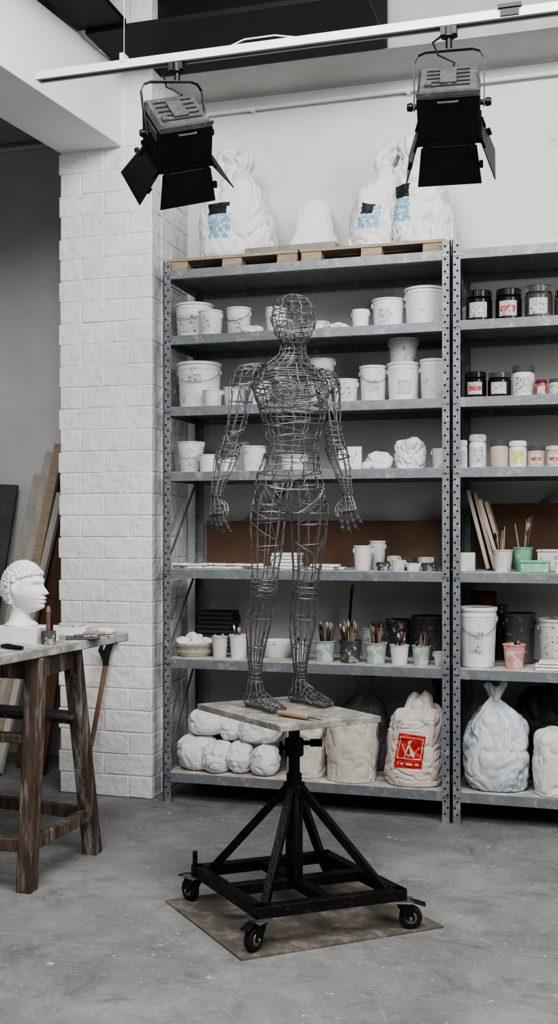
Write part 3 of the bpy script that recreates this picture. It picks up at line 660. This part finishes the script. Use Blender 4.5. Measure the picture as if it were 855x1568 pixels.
    head=Part(st([(451,534,-.012,4,6),(451,531,-.014,13,18),(451,523,-.014,22,29),(450,512,-.008,28,35),(450,500,-.004,31.5,38),(449,487,0,33,40),(449,474,.002,32,39),(448,463,.004,27,33),(448,456,.005,18,23),(448,452.5,.005,9,11),(448,451.5,.005,1,1)]),psh,hf)
    for i in range(13): lon(head,2*pi*i/13+R(-.05,.05),0,10,r=R(.0014,.0019),wob=.12)
    for t in[.8,1.5,2.2,2.9,3.6,4.3,5.0,5.7,6.4,7.1,7.9,8.7]: ring(head,t+R(-.1,.1),tilt=R(-.4,.4),ph=R(0,6),r=.0014,n=34)
    chaos(head,20,1,9,r=.0012,spanT=3,spanA=2.2)
    wrap(head,2,8.5,4,r=.0012,wob=.25)
    for s in(-1,1):
        n=18
        for rr in(.22,.13): b.tube([head.P(4.3+rr*1.5*math.sin(2*pi*i/n),-pi/2+s*.40+rr*.9*math.cos(2*pi*i/n),.002) for i in range(n+1)],.0016,k,5)
        e=0 if s>0 else pi
        b.tube([head.P(4.2+.75*math.sin(2*pi*i/n),e+.24*math.cos(2*pi*i/n)+.1,.004+.006*math.cos(pi*i/n)) for i in range(n+1)],.0015,k,5)
        b.tube([head.P(4.8,-pi/2+s*.12,.002),head.P(5.0,-pi/2+s*.35,.003),head.P(4.75,-pi/2+s*.62,.002)],.0018,k,5)
    for q in(2.35,2.65): b.tube([head.P(q,-pi/2-.3,.001),head.P(q+.06,-pi/2,.004),head.P(q,-pi/2+.3,.001)],.0017,k,5)
    b.tube([head.P(4.6,-pi/2,.002),head.P(4,-pi/2,.004),head.P(3.5,-pi/2,.006),head.P(3.15,-pi/2,.002)],.0018,k,5)
    for i in range(10):
        a=2*pi*i/10; b.tube([torso.P(9.6,a),torso.P(11,a+.1),torso.P(12.3,a+.05),head.P(2.6,a+.0,-.004)],.0018,k,5)
    def leg(pts):
        p=Part(st(pts),PSI)
        n=p.n
        for i in range(10): lon(p,2*pi*i/10+R(-.08,.08),0,n,r=R(.0020,.0028),wob=.07)
        for t in(0.3,1.1,1.5,2.0,3.0,4.0,7.6,9.2): ring(p,t+R(-.1,.1),tilt=R(-.14,.14),r=.0019)
        for t in(4.9,5.15,5.4,5.7,6.0): ring(p,t,tilt=R(-.25,.25),ph=R(0,6),r=.0017,off=.002)
        for t in(10.2,10.5,10.8,11.1,11.5): ring(p,t,tilt=R(-.1,.1),r=.0016,off=.002)
        wrap(p,4.6,6.3,3.5,off=.003); wrap(p,10,11.8,3,off=.002); chaos(p,9,4.5,6.4,spanT=.9); chaos(p,4,6.5,10,spanT=2); chaos(p,4,0,4.5,spanT=2.5)
        wrap(p,.6,3.8,1.2)
        return p
    lg=leg([(421,740,-.016,22,26),(414,768,-.018,26,29),(411,800,-.02,27,28),(409,838,-.022,24,26),(407,870,-.022,21,23),(405,893,-.022,20,22),(404,910,-.018,19,21),(400,930,-.008,18,21),(396,955,.004,19,23),(393,985,.015,15,18),(391,1012,.025,11,14),(391,1036,.03,9,11),(391,1052,.03,12,13),(392,1066,.028,14,15)])
    rg=leg([(468,740,.026,22,26),(474,768,.03,27,29),(474,800,.034,28,28),(472,840,.042,25,26),(470,873,.052,21,23),(468,898,.06,20,22),(467,916,.068,19,21),(465,937,.082,19,21),(464,963,.096,20,23),(462,993,.11,15,18),(461,1020,.122,11,14),(461,1042,.13,9,11),(461,1056,.13,12,13),(462,1069,.128,14,15)])
    def foot(ax,ay,dx,dy):
        F=Vector((dx,dy,0)).normalized();U=Vector((F.y,-F.x,0));O=Vector((ax,ay,0))
        S=[(-.045,.018,.010,.012),(-.035,.024,.021,.022),(-.01,.034,.026,.032),(.02,.033,.026,.031),(.05,.026,.028,.024),(.08,.019,.032,.017),(.102,.014,.034,.012),(.118,.011,.030,.009)]
        def P(t,a,off=0):
            s,z,w,h=cr(S,t); return O+F*s+U*((w+off)*math.cos(a))+Vector((0,0,max(.0022,z+(h+off)*math.sin(a))))
        for i in range(10):
            a=2*pi*i/10; b.tube([P(7*j/20,a+.05*noise.noise(Vector((j*.4,i,ax)))) for j in range(21)],.002,k,5)
        for t in(.4,1,1.6,2.3,3,3.6,4.2,4.8,5.4,6,6.6): b.tube([P(t+.15*math.sin(2*pi*j/20+t),2*pi*j/20,.001) for j in range(21)],.0016,k,5)
        for _ in range(7):
            t0=R(1,6);t1=R(1,6.5);a0=R(0,3.1);a1=a0+R(-2,2); b.tube([P(t0+(t1-t0)*j/12,a0+(a1-a0)*j/12,.002) for j in range(13)],.0014,k,5)
        for q in range(5):
            c=-.026+.013*q; Lq=.030-.0035*q if U.x>0 else .016+.0035*q
            rr=.0075 if (q==0 and U.x>0) or (q==4 and U.x<=0) else .0058
            for a in range(4):
                an=pi/2*a+pi/4
                b.tube([O+F*(.105+Lq*j/5)+U*(c+rr*math.cos(an)*math.sqrt(max(0,1-(j/5)**3)))+Vector((0,0,.0095+rr*math.sin(an)*math.sqrt(max(0,1-(j/5)**3)))) for j in range(6)],.0014,k,4)
            b.tube([O+F*(.112+Lq*.4)+U*(c+rr*math.cos(2*pi*j/10))+Vector((0,0,.0095+rr*math.sin(2*pi*j/10))) for j in range(11)],.0012,k,4)
    foot(-.111,.030,.62,-.78); foot(.036,.130,.70,-.72)
    def arm(pts):
        p=Part(st(pts),PSI);n=p.n
        for i in range(9): lon(p,2*pi*i/9+R(-.1,.1),0,n,r=R(.0018,.0025),wob=.11)
        for t in(.2,.6,1,1.5,2.1,2.9,3.7): ring(p,t+R(-.1,.1),tilt=R(-.25,.25),ph=R(0,6),r=.0017)
        for t in(4.3,4.6,5.0,5.5,6.2): ring(p,t,tilt=R(-.3,.3),ph=R(0,6),r=.0017,off=.002)
        wrap(p,0,2.0,5,wob=.2); wrap(p,4,6.6,4,off=.003,wob=.2); wrap(p,7.3,8.9,7,off=.002,wob=.02); chaos(p,16,0,2.2,spanT=1); chaos(p,9,3.8,7,spanT=1); chaos(p,4,2,8,spanT=2)
        return p
    la=arm([(398,560,-.03,9,12),(382,567,-.045,18,20),(374,590,-.05,20.5,22),(369,622,-.05,17,19),(363,652,-.048,14,16),(356,676,-.045,14.5,16),(350,696,-.048,17.5,18),(343,722,-.058,14.5,15),(336,746,-.07,9.5,11),(334,762,-.078,8.5,10)])
    ra=arm([(482,562,.03,9,12),(496,570,.038,17,20),(503,594,.042,18.5,21),(507,624,.042,15.5,18),(510,652,.04,13,15),(514,674,.036,13.5,15),(518,694,.03,16,17),(524,718,.015,13.5,14),(529,742,.0,9,10),(531,757,-.008,8.5,10)])
    def hand(p,side,lean):
        w0=Vector(cr(p.s,p.n)[:3]); D=Vector((lean,-.18,-1)).normalized()
        W=Vector((.86,-.50,0)); W=(W-D*W.dot(D)).normalized(); Nn=D.cross(W).normalized()
        Nn=Nn if Nn.y>0 else -Nn
        pal=[(.0,.014,.013),(.018,.020,.013),(.038,.025,.011),(.056,.026,.009)]
        def P(t,a): 
            s,ww,hh=cr(pal,t); return w0+D*s+W*(ww*math.cos(a))+Nn*(hh*math.sin(a))
        for i in range(8): b.tube([P(3*j/8,2*pi*i/8) for j in range(9)],.0021,k,5)
        for t in(0.1,.7,1.4,2.1,3): b.tube([P(t+.12*math.sin(j*.5),2*pi*j/16) for j in range(18)],.0018,k,5)
        for q,(ll,cu) in enumerate(((.062,.26),(.074,.28),(.069,.34),(.052,.40))):
            base=w0+D*.056+W*(side*(-.0225+.015*q)); seg=[.46,.30,.24]; an=.10+.08*q; pts=[base-D*.01,base]; c=base
            for sg in seg:
                dd=(D*math.cos(an)+Nn*math.sin(an)+W*side*(-.16+.10*q)).normalized(); c=c+dd*ll*sg; pts.append(c); an+=cu
            rad=[.0056,.0060,.0055,.0047,.0028]
            for w in range(4):
                a=2*pi/4*w+.4; off=W*math.cos(a)+Nn*math.sin(a)
                b.tube([pts[i]+off*rad[i] for i in range(5)],.0018,k,5)
            for i in(1,2,3): 
                for e in(-.0022,.0022): b.tube([pts[i]+D*e+(W*math.cos(2*pi*j/10)+Nn*math.sin(2*pi*j/10))*(rad[i]+.0008) for j in range(11)],.0015,k,4)
            b.tube([pts[4]+(W*math.cos(2*pi*j/8)+Nn*math.sin(2*pi*j/8))*.003 for j in range(9)],.0016,k,4)
        S=-side; tb=w0+D*.018+W*(.018*S); tp=[tb,tb+D*.014+W*(.016*S)-Nn*.004,tb+D*.034+W*(.021*S)-Nn*.006,tb+D*.050+W*(.018*S)-Nn*.004]
        rad=[.0085,.0072,.0060,.003]
        for w in range(4):
            a=pi/2*w; off=W*math.cos(a)+Nn*math.sin(a); b.tube([tp[i]+off*rad[i] for i in range(4)],.0018,k,5)
        for i in(1,2,3): b.tube([tp[i]+(W*math.cos(2*pi*j/10)+Nn*math.sin(2*pi*j/10))*rad[i] for j in range(11)],.0015,k,4)
    hand(la,-1,.06); hand(ra,1,.08)
    b.obj('wire_figure_sculpture',(-.880,3.2015,.6415),math.radians(16))
figure()
b=MB(); b.tube([(-.07,0,.011),(-.03,0,.012),(.03,.0,.011),(.05,0,.010)],[.007,.010,.009,.007],'handle',10); b.tube([(.05,0,.010),(.075,0,.010),(.10,0,.008)],[.004,.003,.002],'steel',8)
b.obj('modelling_tool',(-.825,3.06,.6405),math.radians(-25))

# ------------------------------------------------------------------ work table on the left
def table():
    b=MB();k='tablewood'; H=.79
    tops=[(-1.735,3.12,H),(-1.765,3.43,H),(-2.26,3.50,H),(-2.24,3.16,H)]
    base=[(-1.783,3.141,0),(-1.753,3.575,0),(-2.30,3.66,0),(-2.34,3.10,0)]
    for i,(t,q) in enumerate(zip(tops,base)): b.beam(q,t,.055,.055,k,up=(0,1,0))
    def at(i,z): 
        a=Vector(base[i]);c=Vector(tops[i]);return a.lerp(c,z/H)
    for z,w,h in((.155,.032,.045),(.515,.05,.028),(.75,.03,.07)):
        for i in range(4):
            if z==.515 and i==0: continue
            b.beam(at(i,z),at((i+1)%4,z),w,h,k)
    b.prism([(-1.645,3.66),(-1.735,2.86),(-2.50,2.94),(-2.41,3.74)][::-1],H,H+.032,'tabletop')
    b.beam(at(1,.53),at(2,.53),.10,.016,'slate')
    b.obj('work_table',bevel=.004)
    return H+.032
HT=table()
def bust():
    b=MB(); b.span((-.095,-.07,0),(.10,.07,.052),'plaster')
    b.lathe([(.055,0),(.058,.006),(.05,.014),(.042,.02)],'plaster',(-.008,0,.052),30)
    def ell(cs,k,n=28):
        vs=[];fs=[]
        for (x,z,rx,ry) in cs:
            for j in range(n): a=2*pi*j/n; vs.append((x+rx*math.cos(a),ry*math.sin(a),z))
        for i in range(len(cs)-1):
            for j in range(n): fs.append((i*n+j,i*n+(j+1)%n,(i+1)*n+(j+1)%n,(i+1)*n+j))
        b.add(vs,fs,k,True)
    nk=[(-.010,.066,.046,.045),(-.014,.08,.038,.036),(-.014,.10,.034,.033),(-.010,.125,.036,.035),(-.006,.15,.04,.04)]
    ell([cr(nk,4*i/14) for i in range(15)],'plaster')
    na,nv=160,120;vs=[];fs=[];hair=[]
    C=Vector((0,0,.185))
    g=lambda x,m,s: math.exp(-((x-m)/s)**2)
    for j in range(nv+1):
        ph=-pi/2+pi*j/nv
        for i in range(na):
            a=2*pi*i/na-pi
            d_=Vector((math.cos(ph)*math.cos(a),math.cos(ph)*math.sin(a),math.sin(ph)))
            x=d_.x*.077;y=d_.y*.060;z=d_.z*.090
            if z<-.02 and x>-.02: y*=1-.25*min(1,(-z-.02)/.06)
            if z<-.02 and x<.0: x*=1-.35*min(1,(-z-.02)/.06)
            if d_.x>0:
                x+=.007*g(z,.026,.010)*g(y,0,.036)
                x-=.013*g(z,.010,.010)*g(abs(y),.024,.013)
                x+=.007*g(z,.008,.006)*g(abs(y),.025,.009)
                nz=max(0,min(1,(.018-z)/.036)) if z>-.018 else max(0,1-(-.018-z)/.006)
                x+=.024*nz*g(y,0,.010)
                x+=.011*g(z,-.034,.0045)*g(y,0,.017); x+=.011*g(z,-.046,.005)*g(y,0,.016); x-=.004*g(z,-.0395,.002)*g(y,0,.02)
                x+=.024*g(z,-.068,.015)*g(y,0,.024); x+=.012*g(z,-.045,.03)*g(y,0,.035)
            e=g(d_.x,-.02,.13)*g(z,.0,.022); y+=math.copysign(.013*e,y) if abs(d_.y)>.3 else 0
            ishair=(z>.036+.02*(d_.x-.3)) or (d_.x<-.20 and z>-.05) or (d_.x<.10 and z>.022)
            ishair=ishair and not(abs(y)>.045 and abs(z)<.022 and abs(d_.x+.02)<.20)
            p=Vector((x,y,z))
            if ishair:
                q=d_*8; w=1-min(1,abs(noise.noise(q))*3.0); w2=1-min(1,abs(noise.noise(q*1.9))*3); p+=d_*(.011-.006*w-.003*w2)
            vs.append(p+C); hair.append(ishair)
    for j in range(nv):
        for i in range(na): fs.append((j*na+i,j*na+(i+1)%na,(j+1)*na+(i+1)%na,(j+1)*na+i))
    b.add(vs,fs,'plaster',True)
    o=len(b.f)-len(fs); hk=b.mi('plaster2')
    for n_,f in enumerate(fs):
        if hair[f[0]] and hair[f[2]]: b.m[o+n_]=hk
    b.obj('plaster_bust',(-1.88,3.29,HT),math.radians(-4),sharp=60)
bust()
def small_on_table():
    b=MB(); b.span((-.055,-.04,0),(.055,.04,.032),'plaster'); b.span((-.05,-.035,.032),(.03,.03,.04),'label'); b.obj('plaster_mould',(-1.80,3.52,HT),.1,bevel=.003)
    b=MB(); b.tube([(-.07,0,.008),(0,0,.009),(.03,0,.008)],[.006,.009,.006],'black',8); b.add([(.03,-.004,.006),(.12,-.016,.004),(.13,.0,.004),(.12,.016,.004),(.03,.004,.006),(.03,-.004,.009),(.12,-.016,.006),(.13,0,.006),(.12,.016,.006),(.03,.004,.009)],[(4,3,2,1,0),(5,6,7,8,9),(0,1,6,5),(1,2,7,6),(2,3,8,7),(3,4,9,8)],'steel'); b.obj('palette_knife',(-1.80,3.05,HT),2.8)
    b=MB(); b.span((-.06,-.035,0),(.06,.035,.008),'slate'); b.span((-.03,-.02,.008),(.05,.02,.015),'darkcup'); b.obj('sharpening_stone',(-1.705,3.40,HT),.5,bevel=.002)
    b=MB(); b.tube([(0,0,.002),(0,0,.11)],.008,'rust',10); b.tube([(0,0,.11),(0,0,.13)],[.010,.006],'steel',8); b.tube([(.0,.016,.002),(.004,.018,.10)],.006,'black',8);b.lathe([(0,.0),(.024,0),(.026,.03),(.024,.045),(0,.045)],'darkcup',n=20); b.obj('tool_pot',(-1.745,3.22,HT))
    b=MB(); b.tube([(-.05,0,.01),(.03,0,.01)],.007,'handle',8); b.tube([(.03,0,.01),(.07,0,.008)],[.005,.002],'steel',8); b.obj('modelling_tool',(-1.70,3.50,HT),.2)
    b=MB(); b.span((-.04,-.03,0),(.04,.03,.02),'plaster'); b.obj('plaster_mould',(-1.95,3.08,HT),.3,bevel=.003)
    sack('plaster_fragment',-1.71,3.60,HT,.07,.05,.022,'plaster',P_PILL,90,.1,na=40,nv=24)
small_on_table()

b=MB()
for (xb,xt,yb,yt,zt_,w,t,k) in((-2.93,-2.76,4.72,5.0,1.50,.06,.03,'woodwhite'),(-2.84,-2.69,4.66,5.0,1.62,.06,.03,'woodwhite'),(-2.78,-2.63,4.60,4.98,1.66,.05,.03,'wood'),
        (-2.68,-2.54,4.72,5.02,1.70,.12,.02,'brown'),(-2.55,-2.46,4.62,4.98,1.78,.06,.03,'brown'),(-2.50,-2.52,4.82,5.03,1.5,.10,.02,'woodwhite'),(-3.02,-2.95,4.7,5.0,1.45,.12,.02,'slate'),(-2.74,-2.60,4.55,4.93,1.40,.035,.035,'woodwhite')):
    b.beam((xb,yb,.015),(xt,yt,zt_),w,t,k,up=(0,1,0))
b.obj('leaning_timber',bevel=.003)
b=MB()
b.tube([(-2.125,4.20,.012),(-2.085,4.26,.30),(-2.05,4.31,.60)],.011,'rust',10)
b.tube([(-2.05,4.31,.60),(-2.045,4.315,.66),(-2.03,4.32,.70),(-2.01,4.32,.715),(-1.995,4.315,.70)],[.014,.016,.016,.013,.006],'black',10)
b.tube([(-2.048,4.312,.62),(-2.07,4.30,.67),(-2.06,4.30,.70)],[.012,.012,.006],'black',8)
b.obj('pry_bar')

# ------------------------------------------------------------------ light
def area(name,loc,target,sx,sy,e,col=(1,1,1)):
    l=bpy.data.lights.new(name,'AREA');l.shape='RECTANGLE';l.size=sx;l.size_y=sy;l.energy=e;l.color=col
    o=bpy.data.objects.new(name,l);bpy.context.collection.objects.link(o);o.location=loc
    o.rotation_euler=(Vector(target)-Vector(loc)).to_track_quat('-Z','Y').to_euler();return o
area('skylight_area',(-.5,2.1,3.70),(-.9,3.9,1.2),3.0,1.3,128,(1,.995,.985))
area('front_skylight_area',(-.6,-.2,3.7),(-1.1,4.4,1.3),2.2,1.2,68,(1,.995,.985))
area('right_fill_area',(2.6,1.2,2.6),(-1.9,4.0,2.4),1.4,1.8,58,(1,1,1))  # added fill from the right to brighten the downstand beam, no actual window
w=bpy.data.worlds.new('overcast');bpy.context.scene.world=w;w.use_nodes=True
bg=w.node_tree.nodes['Background'];bg.inputs['Color'].default_value=(.98,.985,1,1);bg.inputs['Strength'].default_value=.11
try:
    bpy.context.scene.view_settings.view_transform='AgX'
    bpy.context.scene.view_settings.look='AgX - High Contrast'
except Exception as e: print(e)

# ------------------------------------------------------------------ camera
c=bpy.data.cameras.new('camera');c.sensor_fit='VERTICAL';c.sensor_height=36;c.lens=36.735;c.shift_y=.0153
o=bpy.data.objects.new('camera',c);bpy.context.collection.objects.link(o);o.location=(0,0,1.22);o.rotation_euler=(pi/2,0,math.radians(16))
bpy.context.scene.camera=o
